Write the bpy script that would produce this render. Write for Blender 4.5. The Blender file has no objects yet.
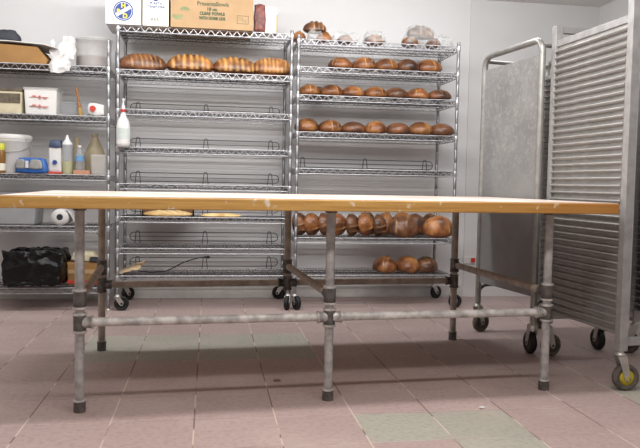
import bpy, bmesh, math, random
from mathutils import Vector, Matrix, noise
random.seed(7)
C = bpy.context.scene.collection
pi = math.pi
# ------------------------------------------------------------ camera, world, lights, exposure
FPX, YAW, PIT, ROL, CH = 717.6, .1541, .0553, .0184, .95
cd = bpy.data.cameras.new('camera'); cam = bpy.data.objects.new('camera', cd); C.objects.link(cam)
cd.sensor_fit = 'HORIZONTAL'; cd.sensor_width = 36; cd.lens = FPX/640*36; cd.clip_start = .05
F = Vector((math.sin(YAW)*math.cos(PIT), math.cos(YAW)*math.cos(PIT), -math.sin(PIT)))
R0 = Vector((math.cos(YAW), -math.sin(YAW), 0)); D0 = F.cross(R0)
RR = math.cos(ROL)*R0 - math.sin(ROL)*D0; DD = math.sin(ROL)*R0 + math.cos(ROL)*D0
m = Matrix.Identity(4)
for i in range(3): m[i][0] = RR[i]; m[i][1] = -DD[i]; m[i][2] = -F[i]
m[2][3] = CH; cam.matrix_world = m
bpy.context.scene.camera = cam
W = bpy.data.worlds.new('world'); bpy.context.scene.world = W; W.use_nodes = True
W.node_tree.nodes['Background'].inputs[0].default_value = (.75, .78, .85, 1)
W.node_tree.nodes['Background'].inputs[1].default_value = .0
def tube_row(name, x, y, z, length, power, col, back=.5):
    # one ceiling-hung twin fixture: the two faces of its V-shaped diffuser, tilted to front and back
    for k, (tilt, share) in enumerate(((-.85, 1-back), (.85, back))):
        l = bpy.data.lights.new(name, 'AREA'); l.shape = 'RECTANGLE'; l.size = length; l.size_y = .09
        l.energy = power*share; l.color = col
        o = bpy.data.objects.new(name, l); C.objects.link(o); o.location = (x, y, z); o.rotation_euler = (tilt, 0, 0)
tube_row('ceiling_tube_light_near', .55, 1.72, 2.45, 2.5, 52, (1, .975, .96), .6)
tube_row('ceiling_tube_light_middle', .5, 2.82, 2.45, 2.5, 58, (1, .975, .96), .6)
tube_row('ceiling_tube_light_wall', .2, 4.50, 2.43, 4.4, 74, (.96, .975, 1), .52)
vs = bpy.context.scene.view_settings
bpy.context.scene.display_settings.display_device = 'sRGB'
vs.view_transform = 'Standard'; vs.look = 'None'; vs.gamma = 1; vs.exposure = -0.08; vs.use_curve_mapping = False

def at(u, v, Y):
    d = F + RR*((u-320)/FPX) + DD*((v-224)/FPX); t = Y/d.y
    return Vector((0, 0, CH)) + d*t
def ax(u, v, Y): return at(u, v, Y).x

# ------------------------------------------------------------ materials
def lin(c):
    return tuple(((x/255)/12.92 if x/255 <= .04045 else ((x/255+.055)/1.055)**2.4) for x in c)
def mat(name, col, rough=.6, metal=0., var=.12, scale=12., bump=0., bscale=60., trans=0., alpha=1., coat=0., col2=None, ior=1.45, spec=.5, rnd=0.):
    M = bpy.data.materials.new(name); M.use_nodes = True; nt = M.node_tree; n = nt.nodes; b = n['Principled BSDF']
    c = lin(col)
    tc = n.new('ShaderNodeTexCoord'); nz = n.new('ShaderNodeTexNoise'); nz.inputs['Scale'].default_value = scale; nz.inputs['Detail'].default_value = 5
    nt.links.new(tc.outputs['Object'], nz.inputs['Vector'])
    rp = n.new('ShaderNodeValToRGB'); rp.color_ramp.elements[0].position = .35; rp.color_ramp.elements[1].position = .65
    a = tuple(x*(1-var) for x in c); d = lin(col2) if col2 else tuple(min(1, x*(1+var)) for x in c)
    rp.color_ramp.elements[0].color = (*a, 1); rp.color_ramp.elements[1].color = (*d, 1)
    nt.links.new(nz.outputs['Fac'], rp.inputs['Fac'])
    out = rp.outputs['Color']
    if rnd:
        oi = n.new('ShaderNodeObjectInfo'); hs = n.new('ShaderNodeHueSaturation')
        mr = n.new('ShaderNodeMapRange'); mr.inputs['To Min'].default_value = 1-rnd; mr.inputs['To Max'].default_value = 1+rnd
        nt.links.new(oi.outputs['Random'], mr.inputs['Value']); nt.links.new(mr.outputs['Result'], hs.inputs['Value'])
        nt.links.new(out, hs.inputs['Color']); out = hs.outputs['Color']
    nt.links.new(out, b.inputs['Base Color'])
    b.inputs['Roughness'].default_value = rough; b.inputs['Metallic'].default_value = metal
    b.inputs['Transmission Weight'].default_value = trans; b.inputs['Alpha'].default_value = alpha
    b.inputs['Coat Weight'].default_value = coat; b.inputs['IOR'].default_value = ior
    b.inputs['Specular IOR Level'].default_value = spec
    if bump:
        n2 = n.new('ShaderNodeTexNoise'); n2.inputs['Scale'].default_value = bscale; n2.inputs['Detail'].default_value = 4
        nt.links.new(tc.outputs['Object'], n2.inputs['Vector'])
        bp = n.new('ShaderNodeBump'); bp.inputs['Strength'].default_value = bump; bp.inputs['Distance'].default_value = .01
        nt.links.new(n2.outputs['Fac'], bp.inputs['Height']); nt.links.new(bp.outputs['Normal'], b.inputs['Normal'])
    return M
M = {}
M['wall'] = mat('white_wall_paint', (214, 213, 212), .45, var=.02, scale=3, bump=.05, bscale=20)
M['wall2'] = mat('white_wall_panel', (205, 204, 203), .45, var=.02, scale=3)
M['ceil'] = mat('ceiling_paint', (225, 224, 222), .7, var=.02, scale=3)
M['base'] = mat('vinyl_baseboard', (190, 188, 184), .5, var=.08, scale=9)
M['chrome'] = mat('shelf_chrome', (190, 190, 193), .36, .8, var=.1, scale=30)
M['deckwire'] = mat('deck_wire_chrome', (104, 104, 106), .4, .85, var=.1, scale=30)
M['chromepost'] = mat('post_chrome', (146, 146, 148), .42, .8, var=.12, scale=40)
M['ledge'] = mat('ledge_wire', (96, 96, 98), .45, .6)
M['pipe'] = mat('galvanised_pipe', (172, 170, 168), .5, .3, var=.25, scale=25, bump=.15, bscale=80)
M['pipeold'] = mat('dusty_brown_pipe', (172, 162, 152), .6, .15, var=.2, scale=20, bump=.1)
M['railf'] = mat('floury_rail_pipe', (196, 194, 190), .6, .2, var=.3, scale=22, bump=.15)
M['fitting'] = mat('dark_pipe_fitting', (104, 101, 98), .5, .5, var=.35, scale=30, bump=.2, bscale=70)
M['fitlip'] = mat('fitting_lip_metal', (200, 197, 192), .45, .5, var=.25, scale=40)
M['rubber'] = mat('black_rubber', (28, 28, 28), .55, var=.2)
M['rubberg'] = mat('dusty_grey_tyre', (92, 86, 80), .8, var=.35, scale=25)
M['fork'] = mat('caster_steel', (190, 188, 182), .4, .7, var=.15)
M['yellow'] = mat('yellow_hub', (196, 176, 52), .5, var=.2, scale=30)
M['alu'] = mat('rack_aluminium', (164, 163, 162), .5, .35, var=.12, scale=18, bump=.05)
M['aluslat'] = mat('rack_runner_aluminium', (170, 168, 165), .42, .5, var=.1, scale=14)
M['tubeal'] = mat('rack_tube_aluminium', (158, 157, 153), .4, .6, var=.12, scale=18)
M['card'] = mat('brown_cardboard', (170, 140, 104), .8, var=.06, scale=8)
M['card2'] = mat('dark_cardboard', (150, 112, 66), .8, var=.12, scale=8)
M['whitecard'] = mat('white_cardboard', (226, 226, 226), .6, var=.02)
M['creamcard'] = mat('cream_cardboard', (228, 224, 206), .6, var=.02)
M['blue'] = mat('blue_ink', (40, 66, 128), .6, var=.05)
M['ylw'] = mat('yellow_ink', (214, 200, 60), .6, var=.05)
M['green'] = mat('green_ink', (66, 84, 60), .7, var=.1)
M['redink'] = mat('red_ink', (186, 60, 46), .6, var=.1)
M['inkshade'] = mat('black_ink_and_hole_shade', (40, 40, 44), .6, var=.05)  # barcode ink, also the shade painted in the towel roll's hole
M['paper'] = mat('white_paper', (210, 208, 205), .7, var=.04, scale=10)
M['paperbrown'] = mat('tan_paper', (178, 156, 124), .8, var=.1, scale=14)
M['plastic'] = mat('white_plastic', (222, 220, 216), .4, var=.03)
M['milky'] = mat('milky_plastic', (222, 220, 216), .45, var=.05, trans=.15, alpha=.45)
M['greycont'] = mat('grey_flour_contents', (150, 136, 132), .9, var=.1, scale=30)
M['cream'] = mat('cream_contents', (206, 196, 166), .8, var=.1)
M['greyplastic'] = mat('grey_plastic_tote', (150, 150, 152), .5, var=.05)
M['amber'] = mat('amber_plastic', (176, 160, 124), .3, var=.06, trans=.3, alpha=.65)
M['clear'] = mat('clear_plastic', (205, 208, 212), .2, var=.03, trans=.5, alpha=.55)
M['liquid'] = mat('yellow_oil', (190, 182, 96), .25, var=.05)
M['bluepl'] = mat('blue_packaging', (42, 92, 160), .35, var=.2, scale=20)
M['greypack'] = mat('grey_window_packaging', (148, 146, 142), .4, var=.15, scale=20)
M['navy'] = mat('navy_packaging', (62, 74, 98), .5, var=.1)
M['orange'] = mat('terracotta_tray', (190, 140, 110), .6, var=.08)
M['blackcloth'] = mat('dark_grey_cloth', (52, 54, 60), .75, var=.2)
M['wood'] = mat('brush_wood', (142, 96, 58), .5, var=.12, scale=25)
M['bristle'] = mat('tan_bristle', (170, 140, 86), .8, var=.2, scale=60)
M['binbag'] = mat('black_bin_bag', (6, 6, 7), .26, var=.2, scale=20, spec=.4, bump=1., bscale=26)
M['bag'] = mat('clear_bag_film', (214, 216, 214), .2, var=.03, alpha=.3, spec=.8)
M['redpl'] = mat('red_plastic', (190, 44, 34), .4, var=.05)
M['darkpack'] = mat('dark_label', (96, 86, 72), .6, var=.35, scale=40)
M['gold'] = mat('gold_edge', (160, 140, 80), .5, var=.1)
M['maroon'] = mat('maroon_packet', (116, 66, 58), .5, var=.5, scale=35)
M['cord'] = mat('black_cord', (36, 34, 34), .6)
M['debris'] = mat('crumb', (196, 178, 140), .9)

# butcher block: edge grain strips
def wood_block():
    Mm = bpy.data.materials.new('butcher_block_edge'); Mm.use_nodes = True; nt = Mm.node_tree; n = nt.nodes; b = n['Principled BSDF']
    tc = n.new('ShaderNodeTexCoord'); mp = n.new('ShaderNodeMapping'); mp.inputs['Scale'].default_value = (1.2, 14, 30)
    nz = n.new('ShaderNodeTexNoise'); nz.inputs['Scale'].default_value = 3; nz.inputs['Detail'].default_value = 8; nz.inputs['Roughness'].default_value = .65
    nt.links.new(tc.outputs['Object'], mp.inputs['Vector']); nt.links.new(mp.outputs[0], nz.inputs['Vector'])
    r = n.new('ShaderNodeValToRGB'); r.color_ramp.elements[0].position = .3; r.color_ramp.elements[1].position = .72
    r.color_ramp.elements[0].color = (*lin((172, 124, 58)), 1); r.color_ramp.elements[1].color = (*lin((212, 170, 98)), 1)
    nt.links.new(nz.outputs['Fac'], r.inputs['Fac'])
    # deeper orange varnish towards one end of the board
    sx = n.new('ShaderNodeSeparateXYZ'); nt.links.new(tc.outputs['Object'], sx.inputs[0])
    mr = n.new('ShaderNodeMapRange'); mr.inputs['From Min'].default_value = .3; mr.inputs['From Max'].default_value = 1.3
    mr.inputs['To Min'].default_value = 0; mr.inputs['To Max'].default_value = .75; nt.links.new(sx.outputs['X'], mr.inputs['Value'])
    mx = n.new('ShaderNodeMix'); mx.data_type = 'RGBA'; mx.inputs['B'].default_value = (*lin((170, 108, 36)), 1)
    nt.links.new(mr.outputs[0], mx.inputs['Factor']); nt.links.new(r.outputs[0], mx.inputs['A'])
    # flour smears
    n2 = n.new('ShaderNodeTexNoise'); n2.inputs['Scale'].default_value = 22; n2.inputs['Detail'].default_value = 5
    nt.links.new(tc.outputs['Object'], n2.inputs['Vector'])
    r2 = n.new('ShaderNodeValToRGB'); r2.color_ramp.elements[0].position = .66; r2.color_ramp.elements[1].position = .72
    nt.links.new(n2.outputs['Fac'], r2.inputs['Fac'])
    m2 = n.new('ShaderNodeMix'); m2.data_type = 'RGBA'; m2.inputs['B'].default_value = (*lin((220, 205, 180)), 1)
    nt.links.new(r2.outputs[0], m2.inputs['Factor']); nt.links.new(mx.outputs['Result'], m2.inputs['A'])
    nt.links.new(m2.outputs['Result'], b.inputs['Base Color']); b.inputs['Roughness'].default_value = .5
    return Mm
M['block'] = wood_block()
M['blocktop'] = mat('floury_work_surface', (205, 182, 168), .6, var=.12, scale=2.5, col2=(226, 216, 206))

def bread_mat(name, dark, mid, light, score, gloss=.4):
    Mm = bpy.data.materials.new(name); Mm.use_nodes = True; nt = Mm.node_tree; n = nt.nodes; b = n['Principled BSDF']
    tc = n.new('ShaderNodeTexCoord'); oi = n.new('ShaderNodeObjectInfo')
    nz = n.new('ShaderNodeTexNoise'); nz.noise_dimensions = '4D'; nz.inputs['Scale'].default_value = 11; nz.inputs['Detail'].default_value = 6; nz.inputs['Roughness'].default_value = .6
    ml = n.new('ShaderNodeMath'); ml.operation = 'MULTIPLY'; ml.inputs[1].default_value = 37; nt.links.new(oi.outputs['Random'], ml.inputs[0]); nt.links.new(ml.outputs[0], nz.inputs['W'])
    nt.links.new(tc.outputs['Object'], nz.inputs['Vector'])
    r = n.new('ShaderNodeValToRGB'); e = r.color_ramp.elements; e[0].position = .36; e[0].color = (*lin(dark), 1); e[1].position = .66; e[1].color = (*lin(light), 1)
    k = e.new(.5); k.color = (*lin(mid), 1)
    nt.links.new(nz.outputs['Fac'], r.inputs['Fac'])
    hs = n.new('ShaderNodeHueSaturation'); mr = n.new('ShaderNodeMapRange'); mr.inputs['To Min'].default_value = .75; mr.inputs['To Max'].default_value = 1.2
    nt.links.new(oi.outputs['Random'], mr.inputs['Value']); nt.links.new(mr.outputs[0], hs.inputs['Value']); nt.links.new(r.outputs[0], hs.inputs['Color'])
    at_ = n.new('ShaderNodeAttribute'); at_.attribute_name = 'score'
    mx = n.new('ShaderNodeMix'); mx.data_type = 'RGBA'; mx.inputs['B'].default_value = (*lin(score), 1)
    nt.links.new(at_.outputs['Fac'], mx.inputs['Factor']); nt.links.new(hs.outputs[0], mx.inputs['A']); nt.links.new(mx.outputs['Result'], b.inputs['Base Color'])
    b.inputs['Roughness'].default_value = gloss
    n2 = n.new('ShaderNodeTexNoise'); n2.inputs['Scale'].default_value = 90; nt.links.new(tc.outputs['Object'], n2.inputs['Vector'])
    bp = n.new('ShaderNodeBump'); bp.inputs['Strength'].default_value = .25; bp.inputs['Distance'].default_value = .004
    nt.links.new(n2.outputs['Fac'], bp.inputs['Height']); nt.links.new(bp.outputs[0], b.inputs['Normal'])
    return Mm
M['bread'] = bread_mat('golden_bread_crust', (72, 42, 26), (126, 78, 44), (170, 116, 66), (204, 154, 92), .34)
M['breadd'] = bread_mat('dark_bread_crust', (58, 36, 26), (100, 64, 42), (140, 92, 58), (180, 134, 84), .34)
M['breadp'] = bread_mat('pale_bread_crust', (190, 150, 92), (214, 180, 122), (228, 200, 148), (236, 216, 170), .6)

# ------------------------------------------------------------ mesh builder
class MB:
    def __init__(s): s.v = []; s.f = []; s.mi = []; s.cur = 0; s.sm = []; s.smooth = False
    def add(s, vs, fs, smooth=None):
        o = len(s.v); s.v += [tuple(p) for p in vs]
        for f in fs: s.f.append([i+o for i in f]); s.mi.append(s.cur); s.sm.append(s.smooth if smooth is None else smooth)
        return s
    def box(s, x0, x1, y0, y1, z0, z1, rot=None):
        P = [(x0,y0,z0),(x1,y0,z0),(x1,y1,z0),(x0,y1,z0),(x0,y0,z1),(x1,y0,z1),(x1,y1,z1),(x0,y1,z1)]
        if rot: P = [rot @ Vector(p) for p in P]
        return s.add(P, [(0,3,2,1),(4,5,6,7),(0,1,5,4),(1,2,6,5),(2,3,7,6),(3,0,4,7)], False)
    def tube(s, pts, r, n=8, cap=True, closed=False):
        pts = [Vector(p) for p in pts]; k = len(pts); rr = r if isinstance(r, (list, tuple)) else [r]*k
        vs = []; up = None
        for i in range(k):
            if closed: t = (pts[(i+1)%k]-pts[i-1])
            else: t = pts[min(i+1, k-1)]-pts[max(i-1, 0)]
            t.normalize()
            if up is None:
                up = Vector((0,0,1)) if abs(t.z) < .9 else Vector((0,1,0))
            a = t.cross(up).normalized(); up = a.cross(t).normalized()
            for j in range(n):
                th = 2*pi*(j+.5)/n
                vs.append(pts[i]+(a*math.cos(th)+up*math.sin(th))*rr[i])
        fs = []
        for i in range(k if closed else k-1):
            for j in range(n):
                i2 = (i+1) % k
                fs.append((i*n+j, i*n+(j+1)%n, i2*n+(j+1)%n, i2*n+j))
        s.add(vs, fs, n > 5)
        if cap and not closed:
            s.add(vs[:n], [tuple(range(n))[::-1]], False); s.add(vs[-n:], [tuple(range(n))], False)
        return s
    def lathe(s, prof, n=20, c=(0,0,0), axis=None, smooth=True, cap=True):
        # prof: list of (r, z) bottom to top; axis: Matrix to orient
        vs = []
        for (r, z) in prof:
            for j in range(n):
                p = Vector((r*math.cos(2*pi*j/n), r*math.sin(2*pi*j/n), z))
                if axis: p = axis @ p
                vs.append(p+Vector(c))
        fs = []
        for i in range(len(prof)-1):
            for j in range(n): fs.append((i*n+j, i*n+(j+1)%n, (i+1)*n+(j+1)%n, (i+1)*n+j))
        s.add(vs, fs, smooth)
        if not cap: return s
        s.add(vs[:n], [tuple(range(n))[::-1]], False); s.add(vs[-n:], [tuple(range(n))], False)
        return s
    def prism(s, poly, a, b):   # polygon in xz extruded along y
        n = len(poly); vs = [(x, a, z) for x, z in poly]+[(x, b, z) for x, z in poly]
        fs = [tuple(range(n)), tuple(range(2*n-1, n-1, -1))]+[(i, i+n, (i+1)%n+n, (i+1)%n) for i in range(n)]
        return s.add(vs, fs, False)
    def build(s, name, mats, parent=None, bevel=0):
        me = bpy.data.meshes.new(name); me.from_pydata(s.v, [], s.f); me.validate()
        if not isinstance(mats, (list, tuple)): mats = [mats]
        for q in mats: me.materials.append(q)
        for i, p in enumerate(me.polygons):
            if i < len(s.mi): p.material_index = s.mi[i]; p.use_smooth = s.sm[i]
        bm = bmesh.new(); bm.from_mesh(me); bmesh.ops.recalc_face_normals(bm, faces=bm.faces); bm.to_mesh(me); bm.free()
        o = bpy.data.objects.new(name, me); C.objects.link(o)
        if parent: o.parent = parent
        if bevel:
            b = o.modifiers.new('bevel', 'BEVEL'); b.width = bevel; b.segments = 2; b.limit_method = 'ANGLE'
        return o
def empty(name, loc, rz=0):
    o = bpy.data.objects.new(name, None); C.objects.link(o); o.location = loc; o.rotation_euler = (0, 0, rz); o.empty_display_size = .1; return o
def tag(o, label=None, cat=None, group=None, kind=None):
    if label: o['label'] = label
    if cat: o['category'] = cat
    if group: o['group'] = group
    if kind: o['kind'] = kind
    return o
def dup(o, parent=None):
    c = o.copy(); C.objects.link(c)
    if parent: c.parent = parent
    for ch in list(o.children): dup(ch, c)
    return c
def text(s, size, material, parent, loc, rx=pi/2, rz=0, width=None, name='printed_text', ry=0, bold=.0):
    cu = bpy.data.curves.new('lettering', 'FONT'); cu.body = s; cu.size = size; cu.extrude = .0006; cu.align_x = 'CENTER'; cu.align_y = 'CENTER'; cu.offset = bold
    t = bpy.data.objects.new('lettering', cu); C.objects.link(t)
    dg = bpy.context.evaluated_depsgraph_get(); me = bpy.data.meshes.new_from_object(t.evaluated_get(dg))
    bpy.data.objects.remove(t)
    me.materials.clear(); me.materials.append(material); me.name = name
    if width:
        xs = [v.co.x for v in me.vertices]; w = max(xs)-min(xs)
        for v in me.vertices: v.co.x *= width/w
    o = bpy.data.objects.new(name, me); C.objects.link(o); o.parent = parent; o.location = loc; o.rotation_euler = (rx, ry, rz)
    return o

# ------------------------------------------------------------ room shell
TS, TX, TY = .3243, -.698, 2.867
def floor_material(name, a, b_):
    Mm = bpy.data.materials.new(name); Mm.use_nodes = True; nt = Mm.node_tree; n = nt.nodes; b = n['Principled BSDF']; L = nt.links.new
    tc = n.new('ShaderNodeTexCoord'); mp = n.new('ShaderNodeMapping'); mp.inputs['Location'].default_value = (-TX/TS, -TY/TS, 0); mp.inputs['Scale'].default_value = (1/TS,)*3
    L(tc.outputs['Object'], mp.inputs['Vector'])
    fl = n.new('ShaderNodeVectorMath'); fl.operation = 'FLOOR'; L(mp.outputs[0], fl.inputs[0])
    fr = n.new('ShaderNodeVectorMath'); fr.operation = 'FRACTION'; L(mp.outputs[0], fr.inputs[0])
    wn = n.new('ShaderNodeTexWhiteNoise'); wn.noise_dimensions = '2D'; L(fl.outputs[0], wn.inputs['Vector'])
    r = n.new('ShaderNodeMix'); r.data_type = 'RGBA'; r.inputs['A'].default_value = (*lin(a), 1); r.inputs['B'].default_value = (*lin(b_), 1); L(wn.outputs['Value'], r.inputs['Factor'])
    nz = n.new('ShaderNodeTexNoise'); nz.inputs['Scale'].default_value = 45; nz.inputs['Detail'].default_value = 6; L(tc.outputs['Object'], nz.inputs['Vector'])
    nz2 = n.new('ShaderNodeTexNoise'); nz2.inputs['Scale'].default_value = 2.2; nz2.inputs['Detail'].default_value = 5; L(tc.outputs['Object'], nz2.inputs['Vector'])
    def mix(A, fac_sock, colr, mul=1.):
        k = n.new('ShaderNodeMix'); k.data_type = 'RGBA'
        mm = n.new('ShaderNodeMath'); mm.operation = 'MULTIPLY'; mm.inputs[1].default_value = mul; L(fac_sock, mm.inputs[0]); L(mm.outputs[0], k.inputs['Factor'])
        L(A, k.inputs['A']); k.inputs['B'].default_value = (*lin(colr), 1); return k.outputs['Result']
    def ramp(s_, p, q):
        k = n.new('ShaderNodeMapRange'); k.inputs['From Min'].default_value = p; k.inputs['From Max'].default_value = q; L(s_, k.inputs['Value']); return k.outputs[0]
    c = mix(r.outputs['Result'], ramp(nz.outputs['Fac'], .45, .75), tuple(x*.82 for x in a), .5)
    c = mix(c, ramp(nz2.outputs['Fac'], .5, .8), (205, 190, 180), .35)
    # flour smudges and scuffs
    mp3 = n.new('ShaderNodeMapping'); mp3.inputs['Scale'].default_value = (2.2, 7, 1); L(tc.outputs['Object'], mp3.inputs['Vector'])
    nz3 = n.new('ShaderNodeTexNoise'); nz3.inputs['Scale'].default_value = 3.5; nz3.inputs['Detail'].default_value = 9; nz3.inputs['Roughness'].default_value = .72; L(mp3.outputs[0], nz3.inputs['Vector'])
    c = mix(c, ramp(nz3.outputs['Fac'], .62, .75), (215, 204, 196), .5)
    # joints
    sp = n.new('ShaderNodeSeparateXYZ'); L(fr.outputs[0], sp.inputs[0])
    def edge(s_, w):
        k = n.new('ShaderNodeMath'); k.operation = 'PINGPONG'; k.inputs[1].default_value = .5; L(s_, k.inputs[0])
        q = n.new('ShaderNodeMath'); q.operation = 'LESS_THAN'; q.inputs[1].default_value = w; L(k.outputs[0], q.inputs[0]); return q.outputs[0]
    nz4 = n.new('ShaderNodeTexNoise'); nz4.inputs['Scale'].default_value = 4.; nz4.inputs['Detail'].default_value = 3; L(tc.outputs['Object'], nz4.inputs['Vector'])
    gc = n.new('ShaderNodeMix'); gc.data_type = 'RGBA'; gc.inputs['A'].default_value = (*lin((112, 84, 76)), 1); gc.inputs['B'].default_value = (*lin((206, 190, 176)), 1)
    L(ramp(nz4.outputs['Fac'], .46, .54), gc.inputs['Factor'])
    for sock, w, mul in ((sp.outputs['X'], .009, .9), (sp.outputs['Y'], .006, .5)):
        k = n.new('ShaderNodeMix'); k.data_type = 'RGBA'; mm = n.new('ShaderNodeMath'); mm.operation = 'MULTIPLY'; mm.inputs[1].default_value = mul
        L(edge(sock, w), mm.inputs[0]); L(mm.outputs[0], k.inputs['Factor']); L(c, k.inputs['A']); L(gc.outputs['Result'], k.inputs['B']); c = k.outputs['Result']
    L(c, b.inputs['Base Color']); b.inputs['Roughness'].default_value = .62; b.inputs['Specular IOR Level'].default_value = .35
    bp = n.new('ShaderNodeBump'); bp.inputs['Strength'].default_value = .15; bp.inputs['Distance'].default_value = .003
    L(nz.outputs['Fac'], bp.inputs['Height']); L(bp.outputs[0], b.inputs['Normal'])
    return Mm
M['pink'] = floor_material('rose_quarry_tile', (170, 150, 145), (178, 157, 152))
M['sage'] = floor_material('grey_green_quarry_tile', (160, 157, 145), (168, 165, 153))
XL, XR, YF, YB, ZC = -2.6, 3.36, -1.6, 5.935, 2.54
b = MB()
greens = {(4,-1),(5,-1),(5,-2),(8,0),(9,0),(0,3),(1,3),(2,3),(3,3),(0,4),(1,4),(2,4),(3,4)}
def clampv(v, a, c): return max(a, min(c, v))
for i in range(-7, 14):
    for j in range(-15, 11):
        x0, x1 = clampv(TX+i*TS, XL, XR), clampv(TX+(i+1)*TS, XL, XR); y0, y1 = clampv(TY+j*TS, YF, YB), clampv(TY+(j+1)*TS, YF, YB)
        if x1-x0 < 1e-4 or y1-y0 < 1e-4: continue
        b.cur = 1 if (i, j) in greens else 0
        b.add([(x0,y0,0),(x1,y0,0),(x1,y1,0),(x0,y1,0)], [(0,1,2,3)], False)
o = b.build('floor', [M['pink'], M['sage']]); tag(o, kind='structure')
def slab(name, m_, *a):
    o = MB().box(*a).build(name, m_); tag(o, kind='structure'); return o
slab('ceiling', M['ceil'], XL, XR, YF, YB+.1, ZC, ZC+.1)
SEAM = 2.185
slab('wall_back', M['wall'], XL, XR, YB, YB+.1, 0, ZC)
slab('trim_1', M['wall2'], SEAM, XR, YB-.012, YB, .0, ZC)       # the panel right of the seam stands slightly proud
slab('wall_right', M['wall'], XR, XR+.1, YF, YB+.1, 0, ZC)
slab('wall_left', M['wall'], XL-.1, XL, YF, YB+.1, 0, ZC)
slab('wall_front', M['wall'], XL-.1, XR+.1, YF-.1, YF, 0, ZC)
slab('baseboard_back', M['base'], XL, SEAM, YB-.014, YB, 0, .095)
slab('baseboard_right', M['base'], XR-.014, XR, YF, YB-.014, 0, .095)

# ------------------------------------------------------------ wire shelving
YS, DEP = 5.37, .465
def post_mesh(z0, z1, name='post'):
    b = MB(); pr = []; z = z0
    while z < z1-.11:
        pr += [(.0125, z), (.0125, z+.098), (.0121, z+.0985), (.0121, z+.1005)]; z += .1016
    pr += [(.0125, z1-.004), (.010, z1)]
    b.lathe(pr, 12); return b
def rim_mesh(w, d, front_pitch=.062):
    b = MB(); hw, hd = w/2, d/2; zt, zb = .013, -.026
    for z in (zt, zb):
        b.tube([(-hw,-hd,z),(hw,-hd,z)], .0042, 6); b.tube([(-hw,hd,z),(hw,hd,z)], .0033, 6)
        b.tube([(-hw,-hd,z),(-hw,hd,z)], .0033, 6); b.tube([(hw,-hd,z),(hw,hd,z)], .0033, 6)
    def zig(p0, p1):
        p0, p1 = Vector(p0), Vector(p1); n = int((p1-p0).length/front_pitch*2); n += n % 2
        pts = []
        for i in range(n+1):
            q = p0.lerp(p1, i/n); q.z = zt if i % 2 else zb; pts.append(q)
        b.tube(pts, .0036, 5)
    zig((-hw,-hd,0),(hw,-hd,0)); zig((-hw,hd,0),(hw,hd,0)); zig((-hw,-hd,0),(-hw,hd,0)); zig((hw,-hd,0),(hw,hd,0))
    for sx in (-1, 1):
        for sy in (-1, 1): b.lathe([(.0145,-.024),(.016,-.020),(.0162,.012),(.0145,.016)], 12, (sx*hw, sy*hd, 0))
    return b
def deck_mesh(w, d):
    b = MB(); hw, hd = w/2, d/2; n = int(w/.0245)
    for i in range(1, n):
        x = -hw+w*i/n; b.tube([(x,-hd,.0125),(x,hd,.0125)], .0017, 4, cap=False)
    for y in (-hd*.5, 0, hd*.5):
        b.tube([(-hw,y,.0085),(hw,y,.0085)], .0028, 5); b.tube([(-hw,y,-.012),(hw,y,-.012)], .0028, 5)
        k = int(w/.1); pts = [(-hw+w*i/(2*k), y, .0085 if i % 2 else -.012) for i in range(2*k+1)]
        b.tube(pts, .0022, 4)
    return b
def ledge_mesh(w):
    b = MB(); hw = w/2-.04; H = .10
    for z in (.035, H-.02): pass
    r = .02; pts = []
    # closed racetrack rail plus a middle wire
    for (cx, s) in ((hw, 1), (-hw, -1)):
        for k in range(9):
            a = -pi/2+pi*k/8 if s == 1 else pi/2+pi*k/8
            pts.append((cx-.03*s+math.cos(a)*.03, 0, .068+math.sin(a)*.034))
    b.tube(pts, .0034, 6, closed=True)
    b.tube([(-hw,0,.068),(hw,0,.068)], .0028, 5)
    for x in (-hw+.06, 0, hw-.07):
        b.tube([(x-.022,-.002,.012),(x-.012,-.004,.105),(x-.006,-.004,.112),(x+.006,-.004,.112),(x+.012,-.004,.105),(x+.022,-.002,.012)], .0036, 6)
    return b
def caster(parent, x, y, top, r=.053, ang=0., tyre='rubber', hub='rubber', wid=.03):
    f = MB(); f.lathe([(.017, top-.002), (.017, top-.014), (.026, top-.018), (.026, top-.026)][::-1], 12)
    R = Matrix.Rotation(ang, 4, 'Z'); off = .03
    for s in (-1, 1):
        w2 = wid/2+.004
        poly = [(-.022, top-.024), (.022, top-.024), (off+.014, r+.004), (off+.006, r-.016), (off-.012, r-.012)]
        vs = [R @ Vector((x_, s*w2, z_)) for x_, z_ in poly]+[R @ Vector((x_, s*(w2+.003), z_)) for x_, z_ in poly]
        n = len(poly); f.add(vs, [tuple(range(n)), tuple(range(2*n-1, n-1, -1))]+[(i, i+n, (i+1)%n+n, (i+1)%n) for i in range(n)], False)
    f.box(-.02, .022, -wid/2-.007, wid/2+.007, top-.029, top-.024, rot=R)
    fo = f.build('caster', M['fork'], parent); fo.location = (x, y, 0)
    A = R @ Matrix.Rotation(pi/2, 4, 'X')
    c = R @ Vector((off, 0, r))
    w = MB().lathe([(r*.62,-wid/2),(r*.9,-wid/2),(r,-wid*.32),(r,wid*.32),(r*.9,wid/2),(r*.62,wid/2),(r*.58,0),(r*.62,-wid/2)], 28, c, A, cap=False)
    w.build('wheel', M[tyre], fo)
    h = MB().lathe([(.008,-wid/2-.008),(.012,-wid/2-.004),(r*.3,-wid/2-.001),(r*.62,-wid/2+.003),(r*.62,wid/2-.003),(r*.3,wid/2+.001),(.012,wid/2+.004),(.008,wid/2+.008)], 24, c, A)
    h.build('hub', M[hub], fo)
    if hub == 'yellow':
        MB().lathe([(r*.26,-wid/2-.006),(r*.26,wid/2+.006)], 20, c, A).build('axle_cap', M['fitting'], fo)
    return fo
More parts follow.
